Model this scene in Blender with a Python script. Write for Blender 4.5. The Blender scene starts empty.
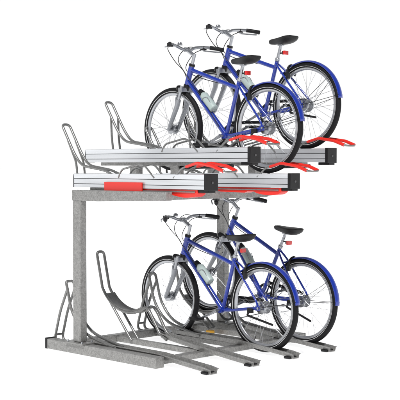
import bpy, math, random
from mathutils import Vector, Matrix
random.seed(4)
scene=bpy.context.scene
col=scene.collection
# ---------------------------------------------------------------- materials
def mat(name,color,rough=.5,metal=0,kind=None,coat=0,scale=20,var=.15,bump=0,spec=None):
    m=bpy.data.materials.new(name); m.use_nodes=True
    nt=m.node_tree; b=nt.nodes['Principled BSDF']
    b.inputs['Base Color'].default_value=(*color,1)
    b.inputs['Roughness'].default_value=rough
    b.inputs['Metallic'].default_value=metal
    if coat: b.inputs['Coat Weight'].default_value=coat; b.inputs['Coat Roughness'].default_value=.06
    if spec is not None: b.inputs['Specular IOR Level'].default_value=spec
    tc=nt.nodes.new('ShaderNodeTexCoord')
    if kind=='galv':
        v=nt.nodes.new('ShaderNodeTexVoronoi'); v.inputs['Scale'].default_value=scale*3.6
        n=nt.nodes.new('ShaderNodeTexNoise'); n.inputs['Scale'].default_value=scale*1.1; n.inputs['Detail'].default_value=9; n.inputs['Roughness'].default_value=.7
        mx=nt.nodes.new('ShaderNodeMix'); mx.data_type='FLOAT'; mx.inputs[0].default_value=.25
        nt.links.new(tc.outputs['Object'],v.inputs['Vector']); nt.links.new(tc.outputs['Object'],n.inputs['Vector'])
        sep=nt.nodes.new('ShaderNodeSeparateColor'); nt.links.new(v.outputs['Color'],sep.inputs[0])
        nt.links.new(n.outputs['Fac'],mx.inputs[2]); nt.links.new(sep.outputs[0],mx.inputs[3])
        r=nt.nodes.new('ShaderNodeValToRGB')
        r.color_ramp.elements[0].position=.28; r.color_ramp.elements[1].position=.72
        r.color_ramp.elements[0].color=(*[c*(1-var*1.6) for c in color],1)
        r.color_ramp.elements[1].color=(*[min(1,c*(1+var*1.6)) for c in color],1)
        nt.links.new(mx.outputs[0],r.inputs[0]); nt.links.new(r.outputs[0],b.inputs['Base Color'])
        rr=nt.nodes.new('ShaderNodeMapRange'); rr.inputs['To Min'].default_value=rough-.08; rr.inputs['To Max'].default_value=rough+.1
        nt.links.new(n.outputs['Fac'],rr.inputs['Value']); nt.links.new(rr.outputs[0],b.inputs['Roughness'])
    elif kind=='noise':
        n=nt.nodes.new('ShaderNodeTexNoise'); n.inputs['Scale'].default_value=scale; n.inputs['Detail'].default_value=5
        mp=nt.nodes.new('ShaderNodeMapping'); mp.inputs['Scale'].default_value=(.05,1,1)
        nt.links.new(tc.outputs['Object'],mp.inputs[0]); nt.links.new(mp.outputs[0],n.inputs['Vector'])
        r=nt.nodes.new('ShaderNodeValToRGB')
        r.color_ramp.elements[0].position=.3; r.color_ramp.elements[1].position=.7
        r.color_ramp.elements[0].color=(*[c*(1-var) for c in color],1)
        r.color_ramp.elements[1].color=(*[min(1,c*(1+var)) for c in color],1)
        nt.links.new(n.outputs['Fac'],r.inputs[0]); nt.links.new(r.outputs[0],b.inputs['Base Color'])
    if bump:
        n2=nt.nodes.new('ShaderNodeTexNoise'); n2.inputs['Scale'].default_value=scale*6
        bp=nt.nodes.new('ShaderNodeBump'); bp.inputs['Strength'].default_value=bump; bp.inputs['Distance'].default_value=.002
        nt.links.new(tc.outputs['Object'],n2.inputs['Vector']); nt.links.new(n2.outputs['Fac'],bp.inputs['Height']); nt.links.new(bp.outputs[0],b.inputs['Normal'])
    return m
GALV=mat('galvanised_steel',(.235,.233,.225),.42,.35,'galv',scale=34,var=.22,bump=.12)
GALVT=mat('galvanised_tube',(.205,.205,.20),.32,.5,'galv',scale=45,var=.15)
ALU=mat('anodised_aluminium',(.58,.595,.615),.32,.5,'noise',scale=60,var=.06)
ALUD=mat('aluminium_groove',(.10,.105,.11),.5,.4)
BLUE=mat('blue_paint',(.007,.028,.28),.18,.0,coat=.5,spec=.5)
TYRE=mat('rubber',(.005,.005,.006),.62,bump=.3,scale=60,spec=.22)
STRIPE=mat('reflective_stripe',(.55,.55,.55),.4)
RIM=mat('rim_silver',(.42,.43,.45),.28,.7)
STEEL=mat('polished_steel',(.36,.37,.39),.24,.85)
FORKM=mat('fork_silver',(.28,.29,.31),.3,.5)
BLACK=mat('black_plastic',(.006,.006,.007),.45,bump=.15,scale=80,spec=.3)
LEATH=mat('saddle_leather',(.008,.008,.008),.5,bump=.3,scale=90,spec=.3)
GREY=mat('grey_rubber',(.07,.072,.075),.6)
RED=mat('red_plastic',(.68,.020,.011),.34)
REDL=mat('red_lens',(.62,.01,.008),.2,coat=.3)
BOTTLE=mat('frosted_bottle',(.38,.45,.43),.35)
YEL=mat('yellow_plastic',(.70,.36,.02),.45)
WHITE=mat('white_print',(.75,.75,.75),.5)
# ---------------------------------------------------------------- mesh builder
class MB:
    def __init__(s): s.v=[];s.f=[];s.m=[];s.mats=[]
    def mi(s,m):
        if m not in s.mats: s.mats.append(m)
        return s.mats.index(m)
    def face(s,f,m): s.f.append(f); s.m.append(m)
    def tube(s,path,r,m,seg=10,closed=False):
        mi=s.mi(m); P=[Vector(p) for p in path]; n=len(P)
        R=r if isinstance(r,(list,tuple)) else [r]*n
        if len(R)<n: R=list(R)+[R[-1]]*(n-len(R))
        T=[]
        for i in range(n):
            if closed: t=P[(i+1)%n]-P[i-1]
            else: t=P[min(i+1,n-1)]-P[max(i-1,0)]
            T.append(t.normalized())
        up=Vector((0,0,1)) if abs(T[0].z)<.9 else Vector((1,0,0))
        N=(up-T[0]*up.dot(T[0])).normalized()
        b=len(s.v)
        for i in range(n):
            N=(N-T[i]*N.dot(T[i])).normalized(); B=T[i].cross(N)
            for k in range(seg):
                a=2*math.pi*k/seg
                s.v.append(P[i]+(N*math.cos(a)+B*math.sin(a))*R[i])
        rng=n if closed else n-1
        for i in range(rng):
            j=(i+1)%n
            for k in range(seg):
                l=(k+1)%seg
                s.face((b+i*seg+k,b+i*seg+l,b+j*seg+l,b+j*seg+k),mi)
        if not closed:
            s.face(tuple(b+k for k in range(seg))[::-1],mi)
            s.face(tuple(b+(n-1)*seg+k for k in range(seg)),mi)
    def box(s,c,d,m,rot=None):
        mi=s.mi(m); b=len(s.v); c=Vector(c)
        for x in(-1,1):
            for y in(-1,1):
                for z in(-1,1):
                    p=Vector((x*d[0]/2,y*d[1]/2,z*d[2]/2))
                    if rot: p=rot@p
                    s.v.append(c+p)
        for f in((0,1,3,2),(4,6,7,5),(0,4,5,1),(2,3,7,6),(0,2,6,4),(1,5,7,3)):
            s.face(tuple(b+i for i in f),mi)
    def bar(s,p,q,w,h,m):
        p=Vector(p);q=Vector(q); d=(q-p); L=d.length; x=d.normalized()
        y=Vector((0,1,0)) if abs(x.y)<.9 else Vector((1,0,0))
        z=x.cross(y).normalized(); y=z.cross(x).normalized()
        R=Matrix((x,y,z)).transposed()
        s.box((p+q)/2,(L,w,h),m,R)
    def extrude(s,prof,x0,x1,m,y0=0,z0=0,edge=None):
        mi=s.mi(m); b=len(s.v); n=len(prof)
        for x in(x0,x1):
            for (y,z) in prof: s.v.append(Vector((x,y+y0,z+z0)))
        for i in range(n):
            j=(i+1)%n; mm=mi
            if edge and i in edge[0]: mm=s.mi(edge[1])
            s.face((b+i,b+j,b+n+j,b+n+i),mm)
        s.face(tuple(b+i for i in range(n))[::-1],mi); s.face(tuple(b+n+i for i in range(n)),mi)
    def extrude_y(s,prof,y0,y1,m):
        mi=s.mi(m); b=len(s.v); n=len(prof)
        for y in(y0,y1):
            for (x,z) in prof: s.v.append(Vector((x,y,z)))
        for i in range(n):
            j=(i+1)%n; s.face((b+i,b+j,b+n+j,b+n+i),mi)
        s.face(tuple(b+i for i in range(n))[::-1],mi); s.face(tuple(b+n+i for i in range(n)),mi)
    def channel(s,path,y,w,h,m,lip=0.0,th=.005):
        mi=s.mi(m); b=len(s.v)
        sec=[(-w-lip,h),(-w,h),(-w*.8,0),(w*.8,0),(w,h),(w+lip,h)]
        sec=sec+[(w+lip,h-th),(w+th*.4,h-th),(w*.8+th*.7,-th),(-w*.8-th*.7,-th),(-w-th*.4,h-th),(-w-lip,h-th)] if lip else sec[1:5]+[(w+th,h),(w*.8+th,-th),(-w*.8-th,-th),(-w-th,h)]
        k=len(sec)
        for i,(x,z) in enumerate(path):
            a=path[max(i-1,0)];c=path[min(i+1,len(path)-1)]
            t=Vector((c[0]-a[0],0,c[1]-a[1])).normalized(); nrm=Vector((-t.z,0,t.x))
            if nrm.z<0: nrm=-nrm
            for (yy,hh) in sec: s.v.append(Vector((x,y+yy,z))+nrm*hh)
        for i in range(len(path)-1):
            for j in range(k):
                l=(j+1)%k
                s.face((b+i*k+j,b+i*k+l,b+(i+1)*k+l,b+(i+1)*k+j),mi)
        s.face(tuple(b+j for j in range(k)),mi); s.face(tuple(b+(len(path)-1)*k+j for j in range(k))[::-1],mi)
    def revolve(s,c,prof,m,seg=64,axis='y'):
        mi=s.mi(m); b=len(s.v); n=len(prof); c=Vector(c)
        for i in range(seg):
            a=2*math.pi*i/seg
            for (r,ax) in prof:
                if axis=='y': s.v.append(c+Vector((r*math.cos(a),ax,r*math.sin(a))))
                else: s.v.append(c+Vector((r*math.cos(a),r*math.sin(a),ax)))
        for i in range(seg):
            i2=(i+1)%seg
            for k in range(n):
                l=(k+1)%n
                s.face((b+i*n+k,b+i*n+l,b+i2*n+l,b+i2*n+k),mi)
    def obj(s,name,parent=None,bevel=0,solid=0,smooth=True,sub=0):
        me=bpy.data.meshes.new(name); me.from_pydata([tuple(v) for v in s.v],[],s.f)
        for m in s.mats: me.materials.append(m)
        for p,mi in zip(me.polygons,s.m): p.material_index=mi; p.use_smooth=smooth
        me.update()
        import bmesh
        bm=bmesh.new(); bm.from_mesh(me); bmesh.ops.recalc_face_normals(bm,faces=bm.faces); bm.to_mesh(me); bm.free()
        if smooth:
            try: me.set_sharp_from_angle(angle=math.radians(40))
            except Exception: pass
        o=bpy.data.objects.new(name,me); col.objects.link(o)
        if parent: o.parent=parent
        if solid:
            md=o.modifiers.new('s','SOLIDIFY'); md.thickness=solid; md.offset=0
        if bevel:
            md=o.modifiers.new('b','BEVEL'); md.width=bevel; md.segments=2; md.limit_method='ANGLE'
        if sub:
            md=o.modifiers.new('u','SUBSURF'); md.levels=sub; md.render_levels=sub
        return o
def fillet(pts,rad=.04,n=6):
    P=[Vector(p) for p in pts]; out=[P[0]]
    for i in range(1,len(P)-1):
        a,b,c=P[i-1],P[i],P[i+1]
        la=(a-b).length; lc=(c-b).length; r=min(rad,la*.48,lc*.48)
        p=b+(a-b).normalized()*r; q=b+(c-b).normalized()*r
        for k in range(n+1):
            t=k/n; out.append(p*(1-t)**2+b*2*t*(1-t)+q*t*t)
    out.append(P[-1]); return out
def smooth(pts,n=8):
    P=[Vector(p) for p in pts]; P=[P[0]*2-P[1]]+P+[P[-1]*2-P[-2]]; out=[]
    for i in range(1,len(P)-2):
        for k in range(n):
            t=k/n; a,b,c,d=P[i-1],P[i],P[i+1],P[i+2]
            out.append(.5*((2*b)+(-a+c)*t+(2*a-5*b+4*c-d)*t*t+(-a+3*b-3*c+d)*t**3))
    out.append(P[-2]); return out
def empty(name,loc=(0,0,0)):
    e=bpy.data.objects.new(name,None); e.empty_display_size=.2; e.location=loc; col.objects.link(e); return e
# ---------------------------------------------------------------- bicycle
def build_bike():
    root=empty('bicycle')
    WB=1.06; R=.347; A=Vector((0,0,R)); F=Vector((-WB,0,R))
    BB=Vector((-.44,0,.29)); ST=Vector((-.305,0,.73)); HB=Vector((-.895,0,.715)); HT=Vector((-.845,0,.860))
    m=MB()
    m.tube([BB,ST],.0165,BLUE,14)
    m.tube([HB,HT],.0235,BLUE,16)
    m.tube([HB+(HT-HB)*.22,BB],.022,BLUE,16)
    m.tube([HB+(HT-HB)*.82,Vector((-.325,0,.665))],.0165,BLUE,14)
    m.tube([BB+Vector((0,-.04,0)),BB+Vector((0,.04,0))],.024,BLUE,16)
    for s in(-1,1):
        m.tube(fillet([BB+Vector((0,s*.012,0)),BB+Vector((.09,s*.035,.005)),A+Vector((-.06,s*.062,-.008)),A+Vector((0,s*.064,0))],.03),.0105,BLUE,10)
        m.tube(fillet([Vector((-.315,s*.012,.70)),Vector((-.25,s*.035,.64)),A+Vector((-.02,s*.062,.05)),A+Vector((0,s*.064,0))],.03),.0085,BLUE,10)
    m.tube([Vector((-.235,-.037,.615)),Vector((-.235,.037,.615))],.008,BLUE)
    for s in(-1,1): m.box(A+Vector((-.005,s*.064,0)),(.045,.006,.04),BLUE)
    m.obj('frame',root)
    # fork
    m=MB()
    ax=(HT-HB).normalized()
    m.tube([HB-ax*.055,HB-ax*.004,HB-ax*.003,HT+ax*.003,HT+ax*.004,HT+ax*.02],[.027,.027,.012,.012,.027,.024],BLACK,16)
    m.box(HB-ax*.05,(.05,.135,.035),FORKM)
    for s in(-1,1):
        top=HB-ax*.05+Vector((0,s*.055,0)); mid=top-ax*.13
        m.tube([top+ax*.03,mid],.014,STEEL,12)
        m.tube([mid+ax*.045,mid-ax*.02,F+Vector((.02,s*.053,.03)),F+Vector((0,s*.053,-.01))],[.0215,.021,.0165,.012],FORKM,14)
    arch=fillet([HB-ax*.19+Vector((-.015,-.055,0)),HB-ax*.09+Vector((-.045,-.05,0)),HB-ax*.09+Vector((-.045,.05,0)),HB-ax*.19+Vector((-.015,.055,0))],.04)
    m.tube(arch,.009,FORKM)
    m.obj('fork',root)
    # wheels
    def wheel(c,name,front):
        w=MB()
        hw=.045 if front else .06
        hr=.034 if front else .042
        w.revolve(c,[(.004,-hw),(.014,-hw),(.014,-hw*.65),(hr+.006,-hw*.62),(hr+.006,-hw*.5),(hr*.7,-hw*.4),(hr*.7,hw*.4),(hr+.006,hw*.5),(hr+.006,hw*.62),(.014,hw*.65),(.014,hw),(.004,hw)],STEEL,24)
        w.revolve(c,[(0.001,-hw-.014),(.009,-hw-.014),(.009,-hw),(.001,-hw)],STEEL,12)
        N=32
        for i in range(N):
            s=1 if i%2 else -1
            a=2*math.pi*i/N; lead=(1 if (i//2)%2 else -1)*math.radians(48)
            p=c+Vector(((hr+.002)*math.cos(a+lead),s*hw*.56,(hr+.002)*math.sin(a+lead)))
            q=c+Vector((.292*math.cos(a),s*.004,.292*math.sin(a)))
            w.tube([p,q],.00125,STEEL,4)
        if not front:
            for k in range(7):
                rr=.05-.004*k
                w.revolve(c,[(.02,.028+.004*k),(rr,.028+.004*k),(rr,.030+.004*k),(.02,.030+.004*k)],STEEL,24)
        va=math.radians(250); w.tube([c+Vector((.29*math.cos(va),0,.29*math.sin(va))),c+Vector((.25*math.cos(va),0,.25*math.sin(va)))],.0035,BLACK,6)
        wo=w.obj(name,root)
        t=MB()
        prof=[(.3225+.0245*math.cos(a),.0225*math.sin(a)) for a in [2*math.pi*k/18 for k in range(18)]]
        t.revolve(c,prof,TYRE,96)
        for s in(-1,1):
            t.revolve(c,[(.3115,s*.0208),(.3150,s*.0222),(.3150,s*.0208),(.3115,s*.0195)],STRIPE,96)
        t.obj('tyre',wo)
        r=MB()
        r.revolve(c,[(.303,-.0125),(.301,-.0135),(.287,-.011),(.281,-.004),(.281,.004),(.287,.011),(.301,.0135),(.303,.0125)],RIM,96)
        r.obj('rim',wo)
    wheel(F,'front_wheel',True); wheel(A,'rear_wheel',False)
    # rear mudguard
    m=MB(); mi=m.mi(BLUE)
    n=40; a0,a1=math.radians(8),math.radians(132); sec=[(-.0245,-.010),(-.023,-.003),(-.013,.002),(0,.0035),(.013,.002),(.023,-.003),(.0245,-.010)]
    for i in range(n+1):
        a=a0+(a1-a0)*i/n
        for (y,dr) in sec: m.v.append(A+Vector(((.355+dr)*math.cos(a),y,(.355+dr)*math.sin(a))))
    k=len(sec)
    for i in range(n):
        for j in range(k-1): m.face((i*k+j,i*k+j+1,(i+1)*k+j+1,(i+1)*k+j),mi)
    g=m.obj('rear_mudguard',root,solid=.0016)
    m=MB()
    for s in(-1,1):
        for a in(12,42):
            a=math.radians(a); m.tube([A+Vector((0,s*.068,0)),A+Vector((.352*math.cos(a),s*.025,.352*math.sin(a)))],.0020,BLACK,6)
    m.tube([A+Vector((0,-.068,0)),A+Vector((0,.068,0))],.004,STEEL,6)
    m.obj('mudguard_stay',root)
    # seat post + saddle
    d=(ST-BB).normalized()
    m=MB(); top=ST+d*.122
    m.tube([ST-d*.02,top],.0135,STEEL,12)
    m.tube([ST-d*.012,ST+d*.012],.021,STEEL,12)
    m.box(top+Vector((0,0,.008)),(.045,.035,.03),STEEL)
    m.obj('seat_post',root,bevel=.002)
    m=MB(); mi=m.mi(LEATH)
    sz=top.z+.035; sx=top.x+.015
    secs=[(.132,.035,.022,.054),(.122,.066,.04,.056),(.09,.084,.055,.052),(.04,.080,.055,.045),(-.02,.054,.05,.040),(-.08,.029,.044,.040),(-.125,.019,.036,.038),(-.142,.009,.02,.030)]
    ns=16
    for (x,w,h,zt) in secs:
        for k_ in range(ns):
            a=2*math.pi*k_/ns; y=w*math.cos(a); sn=math.sin(a)
            z=zt+(h*.28*sn if sn>0 else h*sn*.95)
            if sn>0.9: z-=.004
            m.v.append(Vector((sx+x,y,sz-.03+z)))
    for i in range(len(secs)-1):
        for k_ in range(ns):
            l=(k_+1)%ns; m.face((i*ns+k_,i*ns+l,(i+1)*ns+l,(i+1)*ns+k_),mi)
    m.face(tuple(range(ns)),mi); m.face(tuple((len(secs)-1)*ns+i for i in range(ns)),mi)
    for s in(-1,1):
        m.tube(fillet([(sx+.1,s*.03,sz-.01),(sx+.05,s*.024,sz-.028),(sx-.05,s*.018,sz-.028),(sx-.11,s*.008,sz-.005)],.02),.0035,STEEL,8)
    m.obj('saddle',root,sub=1)
    # rear light
    m=MB(); c=Vector((-.225,0,.780))
    m.box(c+Vector((.006,0,0)),(.020,.050,.032),REDL)
    m.box(c+Vector((-.009,0,0)),(.012,.046,.028),BLACK); m.tube([c+Vector((-.012,0,0)),Vector((-.291,0,.780))],.006,BLACK)
    m.obj('rear_light',root,bevel=.005)
    # stem + bar
    bar=Vector((-.905,0,1.00))
    m=MB()
    m.tube([HT,HT+ax*.105],.0135,STEEL,12)
    m.tube([HT+ax*.09,bar],.0155,STEEL,12)
    m.tube([bar+Vector((0,-.025,0)),bar+Vector((0,.025,0))],.019,STEEL,12)
    path=[bar+Vector(v) for v in((.12,-.31,.012),(.035,-.225,.03),(-.01,-.12,.025),(0,-.04,0),(0,.04,0),(-.01,.12,.025),(.035,.225,.03),(.12,.31,.012))]
    m.tube(smooth(path),.0125,STEEL,12)
    hb=m.obj('handlebar',root)
    for s in(-1,1):
        m=MB(); m.tube([bar+Vector((.124,s*.314,.011)),bar+Vector((.12,s*.31,.012)),bar+Vector((.084,s*.275,.022)),bar+Vector((.040,s*.230,.030))],[.014,.018,.0165,.0165],BLACK,12); m.obj('grip',hb)
        m=MB()
        c=bar+Vector((.013,s*.192,.03)); m.box(c+Vector((-.01,0,-.005)),(.04,.035,.03),BLACK)
        m.tube(smooth([c+Vector((-.02,0,-.01)),c+Vector((-.035,s*.03,-.022)),c+Vector((.02,s*.08,-.03)),c+Vector((.07,s*.125,-.035))]),[.006]*24+[.005],STEEL,8)
        m.obj('brake_lever',hb)
    m=MB()
    m.tube(smooth([bar+Vector((-.01,-.18,.02)),bar+Vector((-.10,-.12,.0)),bar+Vector((-.11,-.03,-.09)),bar+Vector((-.03,.015,-.20)),HB+Vector((-.02,.04,-.1)),F+Vector((.06,.06,.18))]),.003,BLACK,6)
    m.tube(smooth([bar+Vector((-.01,.18,.02)),bar+Vector((-.09,.10,.03)),bar+Vector((-.10,0,-.07)),bar+Vector((.02,-.03,-.20)),(-.70,-.022,.60),(-.5,-.024,.36)]),.003,BLACK,6)
    m.tube(smooth([bar+Vector((-.0,.2,.02)),bar+Vector((-.08,.16,-.02)),bar+Vector((-.06,.05,-.14)),bar+Vector((.06,.02,-.21)),(-.6,.018,.725),(-.33,.018,.675)]),.003,BLACK,6)
    m.obj('brake_cable',root)
    m=MB(); c=bar+Vector((-.0,-.08,.04)); m.revolve(c,[(.001,-.012),(.02,-.012),(.022,0),(.014,.014),(.001,.017)],STEEL,16,'z'); m.obj('bell',hb)
    # front lamp
    m=MB(); c=HB+Vector((-.07,0,-.03))
    m.tube([c+Vector((.045,0,0)),c+Vector((.01,0,0)),c+Vector((-.02,0,0)),c+Vector((-.035,0,0))],[.006,.018,.026,.026],BLACK,14)
    m.tube([c+Vector((-.035,0,0)),c+Vector((-.039,0,0))],.023,WHITE,14); m.obj('front_lamp',root)
    # drivetrain
    m=MB()
    cy=.048
    m.revolve(BB+Vector((0,cy,0)),[(.075,-.002),(.092,-.002),(.092,.002),(.075,.002)],BLACK,40)
    for i in range(5):
        a=2*math.pi*i/5; m.bar(BB+Vector((0,cy,0)),BB+Vector((.08*math.cos(a),cy,.08*math.sin(a))),.004,.014,STEEL)
    ca=math.radians(205)
    dirc=Vector((math.cos(ca),0,math.sin(ca)))
    for s in(-1,1):
        dd=dirc*(-s); p=BB+Vector((0,s*.07,0)); q=p+dd*.17+Vector((0,s*.012,0))
        m.tube([p,p+dd*.08,q],[.014,.010,.011],STEEL,10); m.tube([BB,p],.009,STEEL,8)
    cr=m.obj('crankset',root)
    for s in(-1,1):
        dd=dirc*(-s); q=BB+Vector((0,s*.082,0))+dd*.17
        pm=MB(); pm.box(q+Vector((0,s*.06,0)),(.09,.085,.022),BLACK); pm.tube([q,q+Vector((0,s*.03,0))],.006,STEEL,8)
        pm.obj('pedal',cr,bevel=.006)
    m=MB()
    c0=[]
    for i in range(13):
        a=math.radians(90+180*i/12); c0.append(BB+Vector((.094*math.cos(a),cy,.094*math.sin(a))))
    for i in range(9):
        a=math.radians(-90+180*i/8); c0.append(A+Vector((.038*math.cos(a),cy-.008,.038*math.sin(a))))
    m.tube(c0,.0035,GREY,6,closed=True); m.obj('chain',root)
    m=MB();
    m.tube(fillet([BB+Vector((.005,.065,.105)),A+Vector((-.06,.06,.05))],.02),.012,BLACK,8); m.obj('chain_guard',root)
    # bottle + cage
    dn=(BB-HB).normalized(); nn=Vector((-dn.z,0,dn.x))
    if nn.z<0: nn=-nn
    c=HB+dn*.27+nn*.062
    m=MB()
    m.tube([c-dn*.115,c-dn*.105,c-dn*.08,c-dn*.06,c+dn*.1,c+dn*.105],[.012,.014,.018,.035,.036,.03],BOTTLE,20)
    m.tube([c-dn*.125,c-dn*.085],[.016,.026],BLACK,16)
    m.obj('water_bottle',root)
    m=MB()
    for s in(-1,1):
        m.tube(smooth([c-nn*.04-dn*.04,c-nn*.02+Vector((0,s*.037,0))-dn*.03,c+nn*.03+Vector((0,s*.028,0))+dn*.0,c+dn*.11+Vector((0,s*.02,0)),c-nn*.04+dn*.1]),.003,STEEL,6)
    m.obj('bottle_cage',root)
    # ring lock + kickstand
    m=MB(); pts=[]
    for i in range(15):
        a=math.radians(-40+260*i/14); pts.append(Vector((-.155,.05*math.cos(a),.605+.05*math.sin(a)+.02)))
    m.tube(pts,.010,BLACK,8); m.box((-.155,-.045,.59),(.03,.025,.05),BLACK); m.obj('ring_lock',root,bevel=.002)
    m=MB(); m.tube(fillet([(-.07,-.075,.325),(-.09,-.10,.29),(.20,-.125,.245)],.03),.0085,BLACK,10); m.box((-.07,-.078,.325),(.05,.02,.035),BLACK); m.obj('kickstand',root)
    return root
def copy_tree(o,parent=None):
    c=o.copy(); col.objects.link(c)
    if parent: c.parent=parent
    for ch in list(o.children): copy_tree(ch,c)
    return c
S=.45
UP=.02
b0=build_bike()
SC=1.008
bikes=[(0.01,0,.016,0.0),(.035,S,.030,9.0),(.05,0,1.398+UP,0.9),(.06,S,1.59+UP,0.4)]
labels=["blue city bicycle with black saddle standing in a ground level ramp",
"blue city bicycle with front wheel raised in a lower cradle",
"blue city bicycle with black saddle resting on a lower upper-tier tray",
"blue city bicycle with black saddle resting on the highest tray"]
allb=[b0]+[copy_tree(b0) for _ in range(3)]
for b,(x,y,z,t),l in zip(allb,bikes,labels):
    R=.347; th=math.radians(t)
    rot=Matrix.Rotation(th,4,'Y')
    ax=Vector((x,y,z+R*SC))
    b.matrix_world=Matrix.Translation(ax)@rot@Matrix.Diagonal((SC,SC,SC,1))@Matrix.Translation((0,0,-R))
    b["label"]=l; b["category"]="bicycle"; b["group"]="blue bicycles parked in the two-tier rack"
# ---------------------------------------------------------------- rack
rack=empty('bicycle_rack',(0,0,0))
rack["label"]="galvanised steel two-tier bicycle rack with aluminium trays and red handles"; rack["category"]="bicycle rack"
YA,YB=-2*S-.10,S+.17
PX=-1.03
for y,ae in((YA,-.01),(YB,-.42)):
    m=MB(); m.box((-.755,y,.042),(1.29,.085,.08),GALV)
    m.box((PX,y,.087),(.22,.13,.012),GALV)
    for dx in(-.085,.085):
        for dy in(-.05,.05): m.tube([(PX+dx,y+dy,.085),(PX+dx,y+dy,.108)],.009,STEEL,6)
    bb=m.obj('base_beam',rack,bevel=.004,smooth=False)
    m=MB(); m.box((-1.41,y,.044),(.03,.092,.09),BLACK); m.obj('end_cap',bb,bevel=.006)
    m=MB(); m.box((PX,y,.65),(.095,.065,1.11),GALV)
    po=m.obj('post',rack,bevel=.006,smooth=False)
    x0=PX-.06
    m=MB(); m.extrude_y([(x0,1.183+UP),(PX+.25,1.183+UP),(ae,1.205+UP),(ae,1.268+UP),(x0,1.268+UP)],y-.031,y+.031,GALV)
    m.obj('support_arm',rack,bevel=.004,smooth=False)
for x,z,h in((-1.24,.042,.06),(-.22,.030,.045)):
    m=MB(); m.box((x,(YA+YB)/2,z),(.07,YB-YA-.088,h),GALV); m.obj('cross_beam',rack,bevel=.004,smooth=False)
for x in(-.98,-.50):
    m=MB(); m.box((x,(YA+YB)/2,1.225+UP),(.06,YB-YA-.065,.07),GALV); m.obj('cross_beam',rack,bevel=.004,smooth=False)
def tray(y,zb,x0,x1,high):
    zb+=UP
    m=MB()
    prof=[(-.05,0),(.05,0),(.05,.024),(.044,.0265),(.05,.029),(.05,.066),(.044,.0685),(.05,.071),(.056,.105),(.046,.108),(.022,.062),(-.022,.062),(-.046,.108),(-.056,.105),(-.05,.071),(-.044,.0685),(-.05,.066),(-.05,.029),(-.044,.0265),(-.05,.024)]
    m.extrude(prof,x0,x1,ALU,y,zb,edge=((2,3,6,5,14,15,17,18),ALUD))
    t=m.obj('tray',rack,smooth=False)
    m=MB(); m.box((x1+.014,y,zb+.052),(.03,.114,.12),BLACK); m.tube([(x1+.027,y,zb+.05),(x1+.033,y,zb+.05)],.010,GREY,14)
    m.box((x1-.03,y,zb-.012),(.11,.07,.022),BLACK)
    m.obj('end_cap',t,bevel=.009)
    m=MB(); m.box((x0-.006,y,zb+.052),(.012,.106,.108),GREY); m.obj('rear_cap',t,bevel=.004)
    m=MB()
    m.extrude([(-.035,-.028),(.035,-.028),(.035,0-.001),(-.035,-.001)],x0+.18,.05,GALV,y,zb)
    if high:
        for xx in(-.98,-.50): m.box((xx,y,(1.262+UP+zb-.03)/2),(.08,.07,zb-.03-1.262-UP),GALV)
    m.obj('slide_rail',t,bevel=.002,smooth=False)
    zt=zb+.10
    w=.038
    pf=[(-.66,zt-.02),(-.78,zt+.03),(-1.08,zt+.07),(-1.17,zt+.16),(-1.33,zt+.40)]
    L=[(x,y-w,z) for x,z in pf]; Rr=[(x,y+w,z) for x,z in pf][::-1]
    m=MB(); m.tube(fillet(L+Rr,.06,8),.0105,GALVT,10)
    xs=max(-1.22,x0+.03)
    for s in(-1,1):
        m.tube(fillet([(xs,y+s*w,zt-.02),(xs-.02,y+s*w,zt+.10),(-1.25,y+s*w,zt+.27)],.03),.009,GALVT,8)
    m.obj('wheel_holder',t)
    m=MB()
    for s in(-1,1):
        m.tube(fillet([(-.62,y+s*.05,zt-.02),(-.58,y+s*.056,zt+.04),(-.34,y+s*.056,zt+.085),(-.22,y+s*.05,zt-.02)],.05),.0075,GALVT,8)
    m.tube([(-.60,y-.05,zt),(-.60,y+.05,zt)],.006,GALVT,8)
    m.obj('wheel_guide',t)
    # pull handle: bent tubular loop with two compact red grips
    m=MB()
    hp=[(-.02,.046,-.02),(.07,.05,.05),(.24,.065,.088),(.40,.070,.066),(.50,.066,.030),(.51,.03,.026)]
    L=[(x,y-b_,zt+c_) for x,b_,c_ in hp]; Rr=[(x,y+b_,zt+c_) for x,b_,c_ in hp][::-1]
    m.tube(fillet(L+Rr,.03),.0075,GALVT,10)
    for s in(-1,1):
        g=[(.12,.055,.061),(.24,.065,.088),(.40,.070,.066),(.495,.066,.032)]
        pts=fillet([(x,y+s*b_,zt+c_) for x,b_,c_ in g],.02)
        n_=len(pts); m.tube(pts,[.0105+.003*(i/(n_-1)) for i in range(n_)],RED,10)
    m.obj('pull_handle',t)
    if not high:
        m=MB()
        pr=[(-.50,zb-.003),(-.50,zb-.026),(-.42,zb-.040),(-.16,zb-.044),(-.13,zb-.034),(-.06,zb-.034),(-.03,zb-.046)]+[(-.03+.25*i/8,zb-.046-.014*math.sin(math.pi*i/8)) for i in range(1,8)]+[(.22,zb-.034),(.22,zb-.003)]
        m.extrude_y(pr,y-.041,y+.041,RED)
        m.tube([(-.52,y-.046,zb-.018),(.20,y-.046,zb-.018)],.005,GALVT,8)
        m.obj('spring_cover',t,bevel=.003)
    else:
        m=MB(); m.tube([(-.5,y,zb-.045),(.1,y,zb-.03)],.014,BLACK,12); m.obj('gas_spring',t)
    return t
trs=[tray(-2*S,1.288,-1.16,.30,False),tray(-S,1.485,-1.565,.30,True),tray(0,1.288,-1.16,.30,False),tray(S,1.485,-1.565,.30,True)]
m=MB(); m.box((-.555,-2*S-.062,1.287+UP),(.43,.012,.09),RED)
m.obj('red_label',trs[0],bevel=.002)
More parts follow.
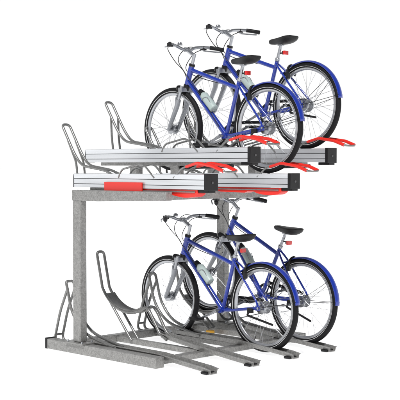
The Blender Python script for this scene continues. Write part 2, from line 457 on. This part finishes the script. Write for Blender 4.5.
# lower ramps
def ramp(y,raised,cz=.66):
    m=MB()
    if raised: path=[(.34,.010),(.28,.016),(-.20,.060),(-.65,.115)]
    else: path=[(.34,.010),(.27,.022),(-.20,.060),(-1.0,.066)]
    m.channel(path,y,.036,.032,GALV,.014)
    if raised: m.box((-.73,y,.038),(.945,.045,.04),GALV)
    else: m.box((-.73,y,.035),(.945,.045,.035),GALV)
    r=m.obj('ramp',rack,smooth=False)
    m=MB(); m.box((.29,y,.012),(.06,.105,.018),BLACK); m.obj('rubber_foot',r,bevel=.004)
    m=MB(); w=.038
    if raised:
        cx=-1.04
        arc=[(cx+.385*math.cos(math.radians(a)),cz+.385*math.sin(math.radians(a))) for a in range(212,306,6)]
        pf=[(-.58,.10),(-.66,.14),(-.77,cz-.365),(-.81,cz-.33)]+arc[::-1]+[(-1.44,cz+.09)]
        L=fillet([(x,y-w,z) for x,z in pf[:4]],.04)+[Vector((x,y-w,z)) for x,z in pf[4:-1]]
        top=fillet([Vector((pf[-2][0],y-w,pf[-2][1])),Vector((pf[-1][0],y-w,pf[-1][1])),Vector((pf[-1][0],y+w,pf[-1][1])),Vector((pf[-2][0],y+w,pf[-2][1]))],.035)
        Rr=[Vector((p.x,2*y-p.y,p.z)) for p in L][::-1]
        m.tube(L+top[1:-1]+Rr,.0125,GALVT,10)
        for s in(-1,1):
            m.tube([(cx-.25,y+s*w,cz-.29),(-1.00,y+s*w,.05)],.011,GALVT,10)
        cp=[(cx+.374*math.cos(math.radians(a)),cz+.374*math.sin(math.radians(a))) for a in range(222,306,6)]
        m.channel(cp,y,.046,.010,GALVT,0)
    else:
        # rounded leaning loop that hugs the front wheel, with a rear stay
        pf=[(-.66,.08),(-.80,.10),(-1.05,.16),(-1.20,.30),(-1.27,.50)]
        L=smooth([(x,y-w,z) for x,z in pf],6); 
        top=fillet([L[-1],Vector((-1.285,y-w,.545)),Vector((-1.285,y+w,.545)),Vector((L[-1].x,y+w,L[-1].z))],.036,8)
        Rr=[Vector((p.x,2*y-p.y,p.z)) for p in L][::-1]
        m.tube(L+top[1:-1]+Rr,.012,GALVT,10)
        for s in(-1,1):
            m.tube(fillet([(-1.268,y+s*w,.48),(-1.36,y+s*w,.30),(-1.44,y+s*w,.045),(-1.10,y+s*w,.045)],.07,8),.0115,GALVT,10)
        m.tube([(-1.425,y-w,.10),(-1.425,y+w,.10)],.009,GALVT,8)
    m.obj('wheel_holder',r,solid=0)
for y,rz,cz in((-2*S,False,0),(-S,True,.66),(0,False,0),(S,True,.575)): ramp(y,rz,cz)
m=MB(); m.box((-.92,S-.1,.03),(.06,.05,.05),YEL); m.obj('warning_tag',rack,bevel=.006)
# ---------------------------------------------------------------- ground
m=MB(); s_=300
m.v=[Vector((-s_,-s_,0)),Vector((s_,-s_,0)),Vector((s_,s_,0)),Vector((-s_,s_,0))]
GM=bpy.data.materials.new('glowing_white_ground'); GM.use_nodes=True
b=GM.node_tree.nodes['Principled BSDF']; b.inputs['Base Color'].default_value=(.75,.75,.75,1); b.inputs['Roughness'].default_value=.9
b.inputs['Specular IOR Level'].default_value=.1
b.inputs['Emission Color'].default_value=(1,1,1,1); b.inputs['Emission Strength'].default_value=.78  # glow added to the ground so it stays white and shadows wash out
n=GM.node_tree.nodes.new('ShaderNodeTexNoise'); n.inputs['Scale'].default_value=200
bp=GM.node_tree.nodes.new('ShaderNodeBump'); bp.inputs['Strength'].default_value=.05
GM.node_tree.links.new(n.outputs[0],bp.inputs['Height']); GM.node_tree.links.new(bp.outputs[0],b.inputs['Normal'])
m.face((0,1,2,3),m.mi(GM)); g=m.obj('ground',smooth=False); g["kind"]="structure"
# ------------------------------------------- light: invented world gradient, white beyond rack, dimmed overhead and behind camera for contrast
w=bpy.data.worlds.new("World"); scene.world=w; w.use_nodes=True
nt=w.node_tree
tc=nt.nodes.new('ShaderNodeTexCoord'); sp=nt.nodes.new('ShaderNodeSeparateXYZ'); cr=nt.nodes.new('ShaderNodeValToRGB')
nt.links.new(tc.outputs['Generated'],sp.inputs[0]); nt.links.new(sp.outputs[2],cr.inputs[0])
cr.color_ramp.elements[0].position=.28; cr.color_ramp.elements[0].color=(1,1,1,1)
cr.color_ramp.elements[1].position=.5; cr.color_ramp.elements[1].color=(.28,.29,.31,1)
dt=nt.nodes.new('ShaderNodeVectorMath'); dt.operation='DOT_PRODUCT'; dt.inputs[1].default_value=(-.7071,.7071,0)
nt.links.new(tc.outputs['Generated'],dt.inputs[0])
mr=nt.nodes.new('ShaderNodeMapRange'); mr.inputs['From Min'].default_value=-.5; mr.inputs['From Max'].default_value=.25; mr.inputs['To Min'].default_value=.36; mr.inputs['To Max'].default_value=1
nt.links.new(dt.outputs['Value'],mr.inputs['Value'])
mu=nt.nodes.new('ShaderNodeVectorMath'); mu.operation='SCALE'; nt.links.new(cr.outputs[0],mu.inputs[0]); nt.links.new(mr.outputs[0],mu.inputs['Scale'])
nt.links.new(mu.outputs[0],nt.nodes['Background'].inputs[0])
nt.nodes['Background'].inputs[1].default_value=1.01
sd=bpy.data.lights.new('key','SUN'); sd.energy=3.5; sd.angle=math.radians(7); so=bpy.data.objects.new('key',sd); col.objects.link(so)
dirv=Vector((-.38,.66,-1)).normalized()
so.rotation_euler=dirv.to_track_quat('-Z','Y').to_euler()
# ---------------------------------------------------------------- camera
cd=bpy.data.cameras.new('cam'); cd.lens=36*1114/400; cd.sensor_width=36; cd.clip_end=2000
co=bpy.data.objects.new('cam',cd); col.objects.link(co); scene.camera=co
co.location=(6.151-.348,-6.151-.348,1.46+.022)
co.rotation_euler=(math.radians(90)-math.atan(35/1114),0,math.radians(45))
scene.view_settings.view_transform='Standard'; scene.view_settings.look='None'; scene.view_settings.exposure=0
